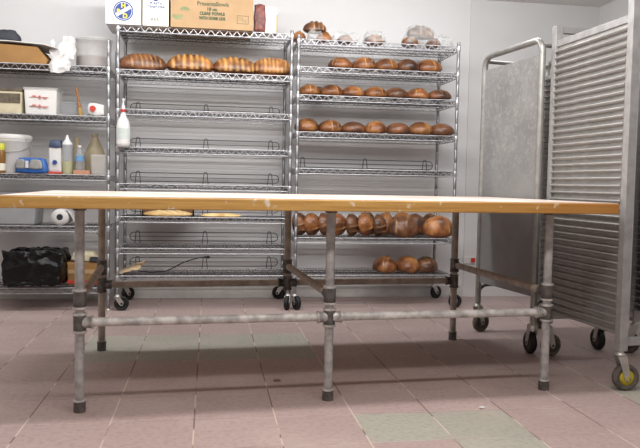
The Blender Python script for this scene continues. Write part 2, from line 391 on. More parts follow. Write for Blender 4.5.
def wire_unit(label, x0, x1, zs, ptop, pbot, ledges, ypos=YS):
    w = x1-x0; root = empty('wire_shelving_unit', ((x0+x1)/2, ypos+DEP/2, 0)); tag(root, label, 'shelf', 'chrome wire shelving units along the wall')
    p0 = None
    for sx in (-1, 1):
        for sy in (-1, 1):
            if p0 is None: p = p0 = post_mesh(pbot, ptop).build('post', M['chromepost'], root)
            else: p = dup(p0, root)
            p.location = (sx*w/2, sy*DEP/2, 0)
    s0 = None
    for z in zs:
        if s0 is None:
            s = s0 = rim_mesh(w, DEP).build('shelf', M['chrome'], root); deck_mesh(w, DEP).build('wire_deck', M['deckwire'], s0)
        else: s = dup(s0, root)
        s.location = (0, 0, z)
    l0 = None
    for z in ledges:
        l = l0 = ledge_mesh(w).build('back_ledge', M['ledge'], root) if l0 is None else dup(l0, root)
        l.location = (0, DEP/2-.012, z)
    return root
ZA = [2.046, 1.7355, 1.453, 1.181, .915, .675, .444, .241]
ZB = [2.014, 1.812, 1.603, 1.327, 1.054, .530, .245]
ZL = [1.749, 1.395, .972, .600, .152]
XA0, XA1, XB0, XB1 = -.655, .598, .650, 1.89
ua = wire_unit('tall chrome wire shelving unit on casters, middle one with boxes on top', XA0, XA1, ZA, 2.085, .12, ZA[2:])
ub = wire_unit('tall chrome wire shelving unit on casters, right one, full of bread', XB0, XB1, ZB, 2.06, .12, [ZB[4]])
uc = wire_unit('chrome wire shelving unit without casters at left, holding tubs and bottles', -1.94, -.722, ZL, 1.955, .012, [], 5.385)
for sx in (-1, 1):
    for sy in (-1, 1):
        MB().lathe([(.02,0),(.02,.008),(.012,.014),(.012,.03)], 12, (sx*.609, sy*DEP/2, 0)).build('foot', M['fork'], uc)
MB().tube([(.5,-.2,.60),(.585,-.215,.48)], .006, 6).build('brace', M['chromepost'], uc)
hw = (XA1-XA0)/2
for x, y, a in ((-hw,-DEP/2,.1),(hw,-DEP/2,-1.9),(-hw,DEP/2,.6),(hw,DEP/2,2.6)): caster(ua, x, y, .125, ang=a)
hw = (XB1-XB0)/2
for x, y, a in ((-hw,-DEP/2,-1.2),(hw,-DEP/2,.1),(-hw,DEP/2,2.),(hw,DEP/2,.4)): caster(ub, x, y, .125, ang=a)

# ------------------------------------------------------------ pipe-legged baker's table
TA = .0627; LL, LR, TD = 1.045, 1.048, 1.095
tb = empty('work_table', (.527, 3.078, 0), TA); tag(tb, 'long butcher-block bakery worktable on galvanised pipe legs', 'table')
ZT, TH = .889, .050
TX0, TX1, TY0, TY1 = -LL-.272, LR+.256, -.155, TD+.10
MB().box(TX0, TX1, TY0, TY1, ZT-TH, ZT-.003).build('tabletop', M['block'], tb, .004)
bt = MB().box(TX0+.004, TX1-.004, TY0+.004, TY1-.004, ZT-.0035, ZT).build('flour_dusting', M['blocktop'], tb); tag(bt, 'pale flour-dusted upper face of the wooden tabletop')
PR = .0195
def band(b, z0, z1, r, x=0, y=0): b.lathe([(r*.97, z0), (r, z0+.003), (r, z1-.003), (r*.97, z1)], 20, (x, y, 0))
def leg(x, y, z0, mat_, front, tee=True):
    lg = MB().lathe([(PR, z0), (PR, ZT-TH)], 20, (0,0,0)).build('leg', mat_, tb); lg.location = (x, y, 0)
    def piece(nm, m_, *bands):
        f = MB()
        for a_ in bands: band(f, *a_)
        f.build(nm, m_, lg)
    piece('top_flange', M['fitting'], (ZT-TH-.012, ZT-TH, .027))
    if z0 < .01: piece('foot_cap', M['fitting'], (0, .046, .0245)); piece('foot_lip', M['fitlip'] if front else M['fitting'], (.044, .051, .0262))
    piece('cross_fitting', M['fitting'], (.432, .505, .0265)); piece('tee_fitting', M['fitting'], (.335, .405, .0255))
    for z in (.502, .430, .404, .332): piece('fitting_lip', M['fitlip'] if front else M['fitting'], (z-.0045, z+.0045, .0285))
    return lg
for i, x in enumerate((-LL, 0, LR)): leg(x, 0, .002, M['pipe'], True)
for i, x in enumerate((-LL, 0, LR)): leg(x, TD, .002 if i != 1 else .325, M['pipeold'], False)
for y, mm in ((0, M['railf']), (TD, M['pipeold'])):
    for a, c in ((-LL, 0), (0, LR)):
        r = MB().tube([(a+.02, y, .37), (c-.02, y, .37)], PR-.001, 18).build('stretcher', mm, tb)
        for s, q in ((1, a), (-1, c)):
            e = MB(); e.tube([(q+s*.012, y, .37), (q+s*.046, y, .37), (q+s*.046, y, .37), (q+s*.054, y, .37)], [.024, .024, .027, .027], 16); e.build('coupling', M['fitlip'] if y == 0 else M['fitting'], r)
for x in (-LL, 0, LR):
    r = MB().tube([(x, .02, .468), (x, TD-.02, .468)], PR-.001, 18).build('cross_rail', M['pipeold'], tb)
    MB().tube([(x, .012, .468), (x, .055, .468)], .024, 16).build('coupling', M['fitting'], r); MB().tube([(x, TD-.012, .468), (x, TD-.05, .468)], .024, 16).build('coupling', M['fitting'], r)

# ------------------------------------------------------------ sheet-pan racks
def runner_mesh(L, pitch, sgn=1, outer=True):
    o_ = -.017 if outer else 0.
    p = [(.055, .002), (.055, .0), (.006, -.0005), (o_+.006, .002), (o_+.001, .0065), (o_, .010), (o_+.003, .0135), (.004, .018), (.005, pitch), (.008, pitch), (.008, .0175), (o_+.007, .0125), (o_+.004, .007), (.008, .003)]
    p = [(sgn*x, z) for x, z in p]
    return MB().prism(p, .02, L-.02)
def rot_between(p, q): return math.atan2(-(q[0]-p[0]), q[1]-p[1])
# near rack: square uprights and corrugated runners
P0, P1 = (1.912, 3.10), (1.876, 3.775); L2 = .676; W2 = .60
rk = empty('bun_pan_rack', (P0[0], P0[1], 0), rot_between(P0, P1)); tag(rk, 'tall aluminium sheet-pan rack with ribbed runner side, nearest at right', 'rack', 'bakery racks at right')
H2, pitch = 1.845, .0366
for x in (0, W2):
    for y in (0, L2):
        b = MB().box(-.0, .044, -.022, .022, .19, H2) if x == 0 else MB().box(-.044, 0, -.022, .022, .19, H2)
        o = b.build('upright', M['alu'], rk, .003); o.location = (x, y, 0)
        c = caster(rk, x+(.02 if x == 0 else -.02), y, .195, .063, ((-.1 if y == 0 else .15) if x == 0 else 1.3+x*2), 'rubberg', 'yellow' if x == 0 and y == 0 else 'rubberg', .034)
r0 = runner_mesh(L2, pitch).build('tray_runner', M['aluslat'], rk); r1 = runner_mesh(L2, pitch, -1).build('tray_runner', M['aluslat'], rk)
n = 40
for k in range(n):
    for q0, x in ((r0, 0.012), (r1, W2-.012)):
        q = q0 if k == 0 else dup(q0, rk); q.location = (x, 0, .264+k*pitch)
for nm, y, z in (('crossbar', 0, .235), ('crossbar', L2, .235), ('crossbar', 0, H2-.03), ('crossbar', L2, H2-.018)):
    MB().box(.044, W2-.044, y-.015, y+.015, z-.02, z+.018).build(nm, M['alu'], rk, .002)
for x in (.008, W2-.04):
    MB().box(x, x+.03, .022, L2-.022, .264+n*pitch, .264+n*pitch+.035).build('side_rail', M['alu'], rk, .002)
# far rack: round tube frame with a closed side panel
Q0, Q1 = (1.838, 3.83), (1.752, 4.47); L1 = .64; W1 = .46
rk = empty('bun_pan_rack', (Q0[0], Q0[1], 0), rot_between(Q0, Q1)); tag(rk, 'tube-framed bakery rack with flat floury side panel, behind the ribbed rack', 'rack', 'bakery racks at right')
H1 = 1.785; rt = .019
for x in (0, W1):
    pts = [(x, 0, .19)]
    for k in range(7): a = pi-(pi/2)*k/6; pts.append((x, .07+.07*math.cos(a), H1-.07+.07*math.sin(a)))
    for k in range(7): a = pi/2-(pi/2)*k/6; pts.append((x, L1-.07+.07*math.cos(a), H1-.07+.07*math.sin(a)))
    pts.append((x, L1, .19))
    MB().tube(pts, rt, 14).build('tube_frame', M['tubeal'], rk)
    for y in (0, L1):
        caster(rk, x, y, .195, .063, (1.45 if y == 0 else .25), 'rubberg' if y else 'rubber', 'rubberg', .034)
for y, z in ((.02, H1-.03), (L1-.02, H1-.03)):
    MB().tube([(0, y, z), (W1, y, z)], .013, 12).build('crossbar', M['tubeal'], rk)
for y in (0., L1):
    pts = [(0, y, .24)]
    for k in range(6): a = pi-(pi/2)*k/5; pts.append((.07+.07*math.cos(a), y, .25+.06*math.sin(a)))
    for k in range(6): a = pi/2-(pi/2)*k/5; pts.append((W1-.07+.07*math.cos(a), y, .25+.06*math.sin(a)))
    MB().tube(pts, .011, 10).build('crossbar', M['fitting'], rk)
def panel_mat():
    Mm = mat('smudged_side_panel', (150, 150, 149), .45, .35, var=.1, scale=4); nt = Mm.node_tree; n = nt.nodes; b_ = n['Principled BSDF']; L = nt.links.new
    tc = n.new('ShaderNodeTexCoord'); nz = n.new('ShaderNodeTexNoise'); nz.inputs['Scale'].default_value = 22; nz.inputs['Detail'].default_value = 9; nz.inputs['Distortion'].default_value = 1.2; nz.inputs['Roughness'].default_value = .7
    L(tc.outputs['Object'], nz.inputs['Vector'])
    k = n.new('ShaderNodeMapRange'); k.inputs['From Min'].default_value = .48; k.inputs['From Max'].default_value = .7; k.inputs['To Max'].default_value = .5; L(nz.outputs['Fac'], k.inputs['Value'])
    sp = n.new('ShaderNodeSeparateXYZ'); L(tc.outputs['Object'], sp.inputs[0])
    wz = n.new('ShaderNodeMapRange'); wz.inputs['From Min'].default_value = .85; wz.inputs['From Max'].default_value = 1.2; L(sp.outputs['Z'], wz.inputs['Value'])
    mm = n.new('ShaderNodeMath'); mm.operation = 'MULTIPLY'; L(k.outputs[0], mm.inputs[0]); L(wz.outputs[0], mm.inputs[1])
    mx = n.new('ShaderNodeMix'); mx.data_type = 'RGBA'; mx.inputs['B'].default_value = (*lin((205, 203, 200)), 1); L(mm.outputs[0], mx.inputs['Factor'])
    src = b_.inputs['Base Color'].links[0].from_socket; L(src, mx.inputs['A']); L(mx.outputs['Result'], b_.inputs['Base Color'])
    return Mm
o = MB().box(-.004, -.001, .012, L1-.012, .33, H1-.085).build('side_panel', panel_mat(), rk); tag(o, 'flat grey sheet panel smudged with flour')
r1 = runner_mesh(L1, pitch, -1, False).build('tray_runner', M['aluslat'], rk)
for k in range(38):
    q = r1 if k == 0 else dup(r1, rk); q.location = (W1-.012, 0, .30+k*pitch)

# ------------------------------------------------------------ bread
def loaf_mesh(name, L, Wd, H, scores, mat_, kind='bar', seed=0, flat=.35, ridge=.006, bw=.05):
    """loaf lying along x, bottom at z=0; scores = list of (position along x, slant)"""
    NU, NV = 56, 28; vs = []; sc = []; fs = []
    for i in range(NU+1):
        t = i/NU; cx = -math.cos(pi*t); prof = max(0, 1-abs(cx)**2.5)**.5 if kind != 'round' else math.sqrt(max(0, 1-cx*cx))
        for j in range(NV):
            a = 2*pi*j/NV; y = math.sin(a); z = -math.cos(a)
            zz = z if z > -flat else -flat+(z+flat)*.12
            x = cx*L/2; yy = y*Wd/2*prof; z3 = zz*H/(1+flat)*prof
            s_ = 0.
            if z > -.1:
                for (p, sl, ln) in scores:
                    d = (x+yy*sl)/(L/2)-p
                    if abs(yy) < Wd/2*(ln+.35):
                        q = math.exp(-(d/bw)**2); s_ = max(s_, q)
                        if z > 0: z3 += ridge*(1.7*q-.6)*prof
            nn = noise.noise(Vector((x*14+seed*7, yy*14, z3*14)))*.007
            s_ *= .62+1.1*noise.noise(Vector((x*23+seed, yy*23, z3*23)))
            vs.append((x+nn*.5, yy*(1+nn*3), z3*(1+nn*5))); sc.append(s_)
    for i in range(NU):
        for j in range(NV): fs.append((i*NV+j, i*NV+(j+1)%NV, (i+1)*NV+(j+1)%NV, (i+1)*NV+j))
    zm = min(v[2] for v in vs); vs = [(a, b_, c-zm) for a, b_, c in vs]
    me = bpy.data.meshes.new(name); me.from_pydata(vs, [], fs); me.materials.append(mat_)
    at_ = me.attributes.new('score', 'FLOAT', 'POINT'); at_.data.foreach_set('value', sc)
    for p in me.polygons: p.use_smooth = True
    bm = bmesh.new(); bm.from_mesh(me); bmesh.ops.remove_doubles(bm, verts=bm.verts, dist=1e-5); bmesh.ops.recalc_face_normals(bm, faces=bm.faces); bm.to_mesh(me); bm.free()
    return me
def loaf(me, loc, rot=(0,0,0), sc=(1,1,1), label='', group='', name='bread_loaf', cat='bread'):
    o = bpy.data.objects.new(name, me); C.objects.link(o); o.location = loc; o.rotation_euler = rot; o.scale = sc
    tag(o, label, cat, group); return o
DK = .0150   # top of the deck wires above the shelf height
slash = [(-.62+.2*k, .5, .8) for k in range(7)]
bars = [(-.74+.245*k+(.03,-.02,.01,-.03)[k%4], (.1,.2,.05,.25)[k%4], .8) for k in range(7)]
rib = [(-.8+.2*k, .05, .9) for k in range(9)]
mA = [loaf_mesh('large_loaf', .345, .19, .135, slash, M['breadd'], seed=1, ridge=.004, bw=.03), loaf_mesh('large_loaf', .345, .19, .14, bars, M['bread'], seed=2, ridge=.007, bw=.075),
      loaf_mesh('large_loaf', .335, .19, .135, bars, M['bread'], seed=3, ridge=.007, bw=.075), loaf_mesh('large_loaf', .30, .19, .145, rib, M['bread'], seed=4, ridge=.006, bw=.06)]
for i, (u0, u1, lb) in enumerate(((119,165,'long brown loaf with faint diagonal slashes, leftmost on its shelf'), (167,213,'large scored golden loaf with crosswise cuts, second from the left'),
        (213,257,'large scored golden loaf, third along the row of four'), (254,291,'ribbed brown loaf with many fine cuts, rightmost of the four large loaves'))):
    x = (ax(u0, 66, YS+.10)+ax(u1, 68, YS+.10))/2; dy = (0, 0, .01, -.0)[i]
    loaf(mA[i], (x, YS+.12+dy, ZA[1]+DK), (0, 0, (.02, -.03, .03, .0)[i]), (1.03,1,1.05 if i == 0 else 1.17), lb, 'large loaves on the second shelf')
cross = [(0, .1, .6), (.35, .1, .5)]
mB = [loaf_mesh('small_loaf', .175, .20, .115, [(-.25, .6, .6), (.35, .6, .6)], M['bread'], 'round', 11, ridge=.006, bw=.035), loaf_mesh('small_loaf', .18, .19, .11, [(-.4, .7, .6), (.0, .7, .6), (.4, .7, .6)], M['breadd'], 'round', 12, ridge=.005, bw=.03),
      loaf_mesh('small_loaf', .17, .20, .115, [(.1, -.9, .7), (.5, -.9, .7)], M['bread'], 'round', 13, ridge=.007, bw=.035), loaf_mesh('small_loaf', .18, .2, .105, [], M['breadd'], 'round', 14)]
ordn = ['leftmost', 'second from left', 'third from left', 'fourth from left', 'fifth from left', 'sixth from left', 'seventh from left']
def row(us, v, z, yy, shelfname, rots, count):
    hs = .8 if shelfname == 'third' else .92
    for i, (u0, u1) in enumerate(us):
        k = random.randrange(4); w = ax(u1, v, yy)-ax(u0, v, yy); x = (ax(u0, v, yy)+ax(u1, v, yy))/2
        s = w/.165*.97; tone = 'dark brown' if mB[k].materials[0] is M['breadd'] else 'golden brown'
        pos = ordn[i] if i < len(us)-1 else 'rightmost'
        loaf(mB[k], (x, yy+random.uniform(-.01, .01), z+DK), (0, 0, random.uniform(-.5, .5)), (s, 1, hs*random.uniform(.93, 1.05)), 'round %s loaf, %s of %s on %s shelf, right rack' % (tone, pos, count, shelfname), 'round loaves on the %s shelf' % shelfname)
row([(328,353),(352,376),(374,397),(396,417),(415,441)], 70, ZB[1], YS+.11, 'second', 0, 'five')
row([(299,320),(320,342),(341,363),(363,386),(385,407),(406,428),(427,450)], 98, ZB[2], YS+.10, 'third', 0, 'seven')
row([(294,319),(318,342),(341,365),(364,387),(386,409),(408,431),(429,453)], 133, ZB[3], YS+.10, 'fourth', 0, 'seven')
loaf(mB[0], (ax(319, 95, YS+.31), YS+.32, ZB[2]+DK), (0,0,.3), (.8,.8,.9), 'round loaf standing behind the first two loaves of the third shelf', 'round loaves on the third shelf')
# upright overlapping loaves on the shelf under the table edge
mE = loaf_mesh('standing_loaf', .19, .20, .085, [(-.1, .2, .8), (.45, .1, .6)], M['breadd'], 'round', 21, ridge=.006)
mE2 = loaf_mesh('standing_loaf', .185, .19, .09, [(.2, .3, .7)], M['bread'], 'round', 22, ridge=.006)
stand = [(300, 0), (312, 1), (325, 0), (338, 1), (352, 0), (365, 1), (379, 0)]
for i, (u, k) in enumerate(stand):
    x = ax(u, 228, YS+.10)
    o = loaf((mE, mE2)[k], (x-.045, YS+.12, ZB[5]+DK+.092), (0, pi/2+random.uniform(-.05, .22)-.1, random.uniform(-.45, -.2)), (.95, 1, 1.3),
         'brown loaf standing on edge, %s of seven leaning loaves' % (ordn[i] if i < 6 else 'rightmost'), 'loaves standing on edge')
mBig = loaf_mesh('oval_loaf', .255, .19, .165, [(.05, .8, .6)], M['bread'], seed=31, ridge=.008)
mBig2 = loaf_mesh('oval_loaf', .25, .19, .165, [(-.45, -.5, .6), (.3, -.5, .6)], M['breadd'], seed=32, ridge=.010)
loaf(mBig2, (ax(403, 230, YS+.1), YS+.10, ZB[5]+DK), (0,0,.15), (1.0,1,1), 'large dark split loaf left of the rightmost oval loaf', 'oval loaves at the shelf end')
loaf(mBig, (ax(438, 230, YS+.1), YS+.10, ZB[5]+DK), (0,0,-.05), (.97,1,1), 'large golden oval loaf at the right end of the low bread shelf', 'oval loaves at the shelf end')
for i, (u, k) in enumerate(((366, 0), (385, 2), (402, 0), (415, 3), (430, 1))):
    loaf(mB[k], (ax(u, 220, YS+.33), YS+.325, ZB[5]+DK), (0,0,.4*i), (1.0,1,1.62), 'loaf in back row of low bread shelf, %s of five' % (ordn[i] if i < 4 else 'rightmost'), 'back-row loaves on the low shelf')
for i, (u0, u1) in enumerate(((372,398),(396,420),(416,440))):
    x = (ax(u0, 268, YS+.13)+ax(u1, 268, YS+.13))/2
    loaf(mB[(2,0,1)[i]], (x, YS+.15+.02*i, ZB[6]+DK), (0,0,.3-.2*i), (1.08,1.1,1.15), 'round loaf alone on the bottom shelf, %s of three' % ('left', 'middle', 'right')[i], 'round loaves on the bottom shelf')
# bagged loaves on top of the right unit
def crumple(name, x0, x1, y0, y1, z0, z1, amp, fr, mat_, seed, cuts=8, taper=.0, parent=None, pull=None):
    me = bpy.data.meshes.new(name); bm = bmesh.new(); bmesh.ops.create_cube(bm, size=1)
    bmesh.ops.subdivide_edges(bm, edges=bm.edges, cuts=cuts, use_grid_fill=True)
    cx, cy, cz = (x0+x1)/2, (y0+y1)/2, (z0+z1)/2
    for v in bm.verts:
        p = v.co*2; l = max(abs(p.x), abs(p.y), abs(p.z)); sph = p.normalized(); p = p.lerp(sph*1.0, .25+.25*taper) if taper else p*.97
        t = 1-taper*(p.z+1)/2*.4
        q = Vector((cx+p.x*(x1-x0)/2*t, cy+p.y*(y1-y0)/2*t, cz+p.z*(z1-z0)/2))
        n3 = noise.noise_vector(q*fr+Vector((seed, seed*2, 0)))+noise.noise_vector(q*fr*2.6+Vector((seed, 0, 3)))*.55
        q += n3*amp
        if pull: q = pull(q, p)
        v.co = q
    bm.to_mesh(me); bm.free(); me.materials.append(mat_)
    zmin = min(v.co.z for v in me.vertices)
    if pull is None:
        for v in me.vertices: v.co.z += z0-zmin
    for p in me.polygons: p.use_smooth = True
    loc = Vector((cx, cy, z0))
    for v in me.vertices: v.co -= loc
    o = bpy.data.objects.new(name, me); C.objects.link(o); o.location = loc; o.parent = parent
    return o
zt = ZB[0]+DK; YT = YS+.12
def px(u, v=35, Y=YT): return ax(u, v, Y)
ring = loaf_mesh('bagged_loaf', .185, .12, .085, [(-.3,.3,.8),(.1,.3,.8),(.5,.3,.8)], M['breadd'], 'round', 41)
pale = loaf_mesh('bagged_roll', .11, .13, .085, [(0, .2, .6)], M['bread'], 'round', 42)
loaf(pale, (px(299), YT, zt), (0,0,.1), (.95,1,.9), 'small bagged roll at the top left corner of the right rack', 'rolls on the top shelf')
loaf(pale, (px(324), YT, zt), (0,0,.5), (1.1,1,.95), 'small bagged roll right of the first loaf on the top shelf', 'rolls on the top shelf')
loaf(ring, (px(314.5), YT, zt+.068), (0,0,0), (.98,1,1.1), 'golden scored loaf resting on two rolls, left on the top shelf', 'bagged loaves on the top shelf')
loaf(pale, (px(345), YT, zt), (0,0,.5), (1.2,1,.75), 'small roll in the clear bag near the middle left of top shelf', 'rolls on the top shelf')
loaf(ring, (px(374.5), YT, zt), (0,0,0), (.9,1,1.0), 'round bagged loaf in the middle of the top shelf', 'bagged loaves on the top shelf')
loaf(pale, (px(410), YT, zt), (0,0,.1), (1.25,1,.95), 'left roll under the wrapped loaf, right part of the top shelf', 'rolls on the top shelf')
loaf(pale, (px(433), YT, zt), (0,0,.7), (.85,1,.85), 'right roll under the wrapped loaf, near the top right corner', 'rolls on the top shelf')
loaf(ring, (px(420), YT, zt+.066), (0,.08,0), (1.2,1,1.2), 'dark bagged loaf lying on top of two rolls at the right', 'bagged loaves on the top shelf')
for i, (u0, u1, hh, lb) in enumerate(((306, 324, .085, 'white crumpled bag piece in front of the leftmost loaf, top shelf'), (329, 361, .07, 'clear plastic bag around a roll, second on the top shelf'),
        (362, 387, .10, 'clear plastic bag around the middle round loaf, top shelf'), (401, 438, .15, 'clear shiny bag over the stacked loaves at right, top shelf'), (434, 452, .085, 'loose end of clear plastic bag at the top right shelf corner'))):
    o = crumple('plastic_bag', px(u0), px(u1), YT-.09, YT+.07, zt+.001, zt+hh, .020, 18, M['bag'], i*3.1, 12, .9); tag(o, lb, 'bag', 'plastic bags on the top shelf')
# flat pale breads on the middle unit
mF = loaf_mesh('flat_bread', .37, .13, .048, [(-.4,1.,.6),(0,1.,.6),(.4,1.,.6)], M['breadp'], seed=51, ridge=.003)
loaf(mF, (ax(168, 215, YS+.07), YS+.09, ZA[5]+DK), (0,0,.02), (.98,1,1), 'long flat pale loaf on the left, just under the tabletop', 'flat pale loaves', 'flat_bread')
loaf(mF, (ax(221, 217, YS+.07), YS+.09, ZA[5]+DK), (0,0,-.03), (.83,1,.62), 'shorter flat pale loaf on the right, just under the tabletop', 'flat pale loaves', 'flat_bread')
b = MB(); x0, x1 = ax(143, 210, YS+.3), ax(194, 210, YS+.3); z = ZA[5]+DK
b.box(x0, x1, YS+.2, YS+.42, z, z+.008); b.box(x0, x1, YS+.2, YS+.208, z, z+.09); b.box(x0, x1, YS+.412, YS+.42, z, z+.09); b.box(x0, x0+.008, YS+.2, YS+.42, z, z+.09); b.box(x1-.008, x1, YS+.2, YS+.42, z, z+.09)
tag(b.build('wooden_tray', mat('dark_brown_board', (112, 78, 52), .7, var=.15)), 'shallow dark brown tray behind the longer flat loaf', 'tray')

# ------------------------------------------------------------ boxes on top of the middle unit
zt = ZA[0]+DK; yb = YS-.035
def carton(name, u0, u1, h, d, matn, label, v=26, y=yb, seam=True):
    xa, xb = ax(u0, v, y), ax(u1, v, y); r = empty(name, ((xa+xb)/2, y, zt)); w = (xb-xa)/2
    MB().box(-w, w, 0, d, 0, h).build('carton', M[matn], r, .002)
    MB().box(-w+.001, w-.001, d*.5-.024, d*.5+.024, h, h+.0006).build('tape', M['paperbrown'], r)
    tag(r, label, 'box', 'cartons on top of the middle rack'); return r, w
r, w = carton('cardboard_box', 105.5, 141, .27, .36, 'whitecard', 'white carton with round blue and yellow emblem on top shelf')
cz = .094; cx = .0; b = MB().lathe([(.070, 0), (.070, .0006)], 40, (cx, 0, cz), Matrix.Rotation(pi/2, 4, 'X'))
em = b.build('emblem', M['blue'], r); tag(em, 'round blue emblem with yellow letters')
MB().lathe([(.061, .0008), (.061, .0012)], 40, (cx, 0, cz), Matrix.Rotation(pi/2, 4, 'X')).build('emblem_ring', M['whitecard'], em)
MB().lathe([(.058, .0014), (.058, .0018)], 40, (cx, 0, cz), Matrix.Rotation(pi/2, 4, 'X')).build('emblem_disc', M['blue'], em)
rb = MB(); Rm = Matrix.Translation((cx, 0, cz)) @ Matrix.Rotation(-.55, 4, 'Y')
rb.box(-.056, .056, -.0026, -.002, -.012, .012, rot=Rm); rb.build('emblem_band', M['whitecard'], em)
for ch, dx, dz in (('H', 0, .036), ('P', -.034, -.006), ('D', .012, -.036)): text(ch, .044, M['ylw'], em, (cx+dx, -.003, cz+dz), bold=.002, name='emblem_letter')
text('PREMIUM', .016, M['blue'], em, (cx, -.0034, cz), ry=-.55, width=.08, name='emblem_letter')
r, w = carton('cardboard_box', 142.5, 168.5, .24, .34, 'creamcard', 'narrow cream carton of plastic teaspoons with blue lettering and barcode')
text('PLASTIC', .024, M['blue'], r, (.005, -.001, .158), width=.095, bold=.0008); text('TEASPOONS', .022, M['blue'], r, (.005, -.001, .134), width=.12, bold=.0008)
MB().lathe([(.022, 0), (.022, .0006)], 24, (.0, 0, .195), Matrix.Rotation(pi/2, 4, 'X')).build('printed_logo', M['blue'], r)
b = MB()
for k in range(12):
    if k % 4 != 3: b.box(-.032+k*.005, -.032+k*.005+.0026, -.0012, 0, .035, .058)
b.build('barcode', M['inkshade'], r)
r, w = carton('cardboard_box', 170.5, 253, .30, .38, 'card', 'large brown carton of clear bowls with dome lids and green print')
text('PresentaBowls', .042, M['green'], r, (.005, -.001, .176), width=.225, bold=.0006)
text('18 oz.', .032, M['green'], r, (.0, -.001, .138), width=.075, bold=.0014)
text('CLEAR BOWLS', .030, M['green'], r, (.0, -.001, .106), width=.18, bold=.0018)
text('WITH DOME LIDS', .028, M['green'], r, (.0, -.001, .073), width=.19, bold=.0018)
b = MB(); 
for (bx, bz, s, up) in ((-.245, .085, .038, 0), (-.195, .125, .034, 1)):
    n = 20; ring_ = [(bx+s*math.cos(pi+pi*k/n), bz+s*.8*math.sin(pi+pi*k/n)) for k in range(n+1)] if not up else [(bx+s*math.cos(pi*k/n), bz+s*.7*math.sin(pi*k/n)) for k in range(n+1)]
    b.prism(ring_, -.0012, 0)
    el = [(bx+s*math.cos(2*pi*k/24), bz+s*.22*math.sin(2*pi*k/24), ) for k in range(24)]
    b.tube([(p[0], -.001, p[1]) for p in el], .0014, 4, closed=True)
b.build('printed_bowls', mat('green_ink_pale', (128, 136, 96), .7), r)
b = MB(); fx, fz = w-.075, .075
for a_ in ((fx-.042, fx+.042, fz-.03, fz-.027), (fx-.042, fx+.042, fz+.027, fz+.03), (fx-.042, fx-.039, fz-.03, fz+.03), (fx+.039, fx+.042, fz-.03, fz+.03), (fx-.001, fx+.001, fz-.018, fz+.018), (fx-.03, fx+.03, fz-.001, fz+.001), (fx-.03, fx-.01, fz+.012, fz+.015), (fx+.01, fx+.03, fz-.015, fz-.012)):
    b.box(a_[0], a_[1], -.0012, 0, a_[2], a_[3])
b.box(w-.16, w-.02, -.0012, 0, .245, .262); b.box(-w+.03, -w+.16, -.0012, 0, .222, .228); b.box(-w+.05, -w+.14, -.0012, 0, .208, .213)
b.build('printed_mark', M['green'], r)
o = crumple('snack_packet', ax(254, 15, YS+.05), ax(266, 15, YS+.05), YS+.02, YS+.12, zt, zt+.22, .006, 20, M['maroon'], 4, 8, .2); tag(o, 'mottled dark red packet beside the large brown carton', 'packet')
xa, xb = ax(265, 15, YS+.04), ax(277, 15, YS+.04); r = empty('carton_pack', ((xa+xb)/2, YS+.04, zt)); w = (xb-xa)/2
MB().box(-w, w, 0, .08, 0, .20).build('sleeve', M['paper'], r, .004)
for s in (-1, 1): MB().box(s*w-.004, s*w+.004, -.003, .083, .02, .14).build('side_strip', M['gold'], r)
tag(r, 'tall white pack with dull gold edges at right end of top shelf', 'packet')

# ------------------------------------------------------------ hanging dispenser bottle
r = empty('dispenser_bottle', (ax(123.3, 125, YS-.045), YS-.047, 1.19)); tag(r, 'white plastic dispenser bottle with red collar hanging on the shelf post', 'bottle')
MB().lathe([(.034,0),(.047,.008),(.049,.03),(.048,.15),(.040,.185),(.024,.215),(.016,.24),(.015,.25)], 24).build('bottle_body', M['plastic'], r)
MB().lathe([(.019,.25),(.019,.268)], 18).build('collar', M['redpl'], r)
MB().lathe([(.012,.268),(.013,.29),(.007,.30),(.006,.325),(.011,.33),(.010,.345)], 16).build('pump', M['plastic'], r)
MB().lathe([(.0495,.055),(.0495,.135)], 24).build('bottle_label', mat('pale_green_label', (204, 212, 206), .6), r)
MB().tube([(0,.008,.262),(0,.04,.275),(0,.05,.268)], .003, 6).build('hook', M['chromepost'], r)

# ------------------------------------------------------------ left unit contents
YL = 5.385
def xl(u, v, dy=.1): return ax(u, v, YL+dy)
z = ZL[0]+DK
# flat carton with sheet of paper
r = empty('flat_box', (xl(20, 55), YL+.02, z)); b = MB(); x1 = xl(50, 55)-xl(20, 55); x0 = -.42
b.prism([(x0, 0), (x1-.01, 0), (x1, .035), (x1-.07, .125), (x0, .15)], 0, .36); b.build('carton', M['card2'], r, .004)
b = MB(); b.prism([(x0-.01, .158), (-.05, .155), (x1-.01, .142), (x1+.06, .120), (x1+.058, .117), (x1-.02, .137), (-.05, .150), (x0-.01, .151)], -.03, .38); b.build('paper_sheet', M['paper'], r)
tag(r, 'flat brown cardboard box covered by a white sheet, top left shelf', 'box')
o = crumple('dark_cloth', xl(-22, 40), xl(22.5, 40), YL+.04, YL+.2, z+.160, z+.245, .008, 14, M['blackcloth'], 2, 8, .6); tag(o, 'dark grey cloth heap lying on the flat cardboard box', 'cloth')
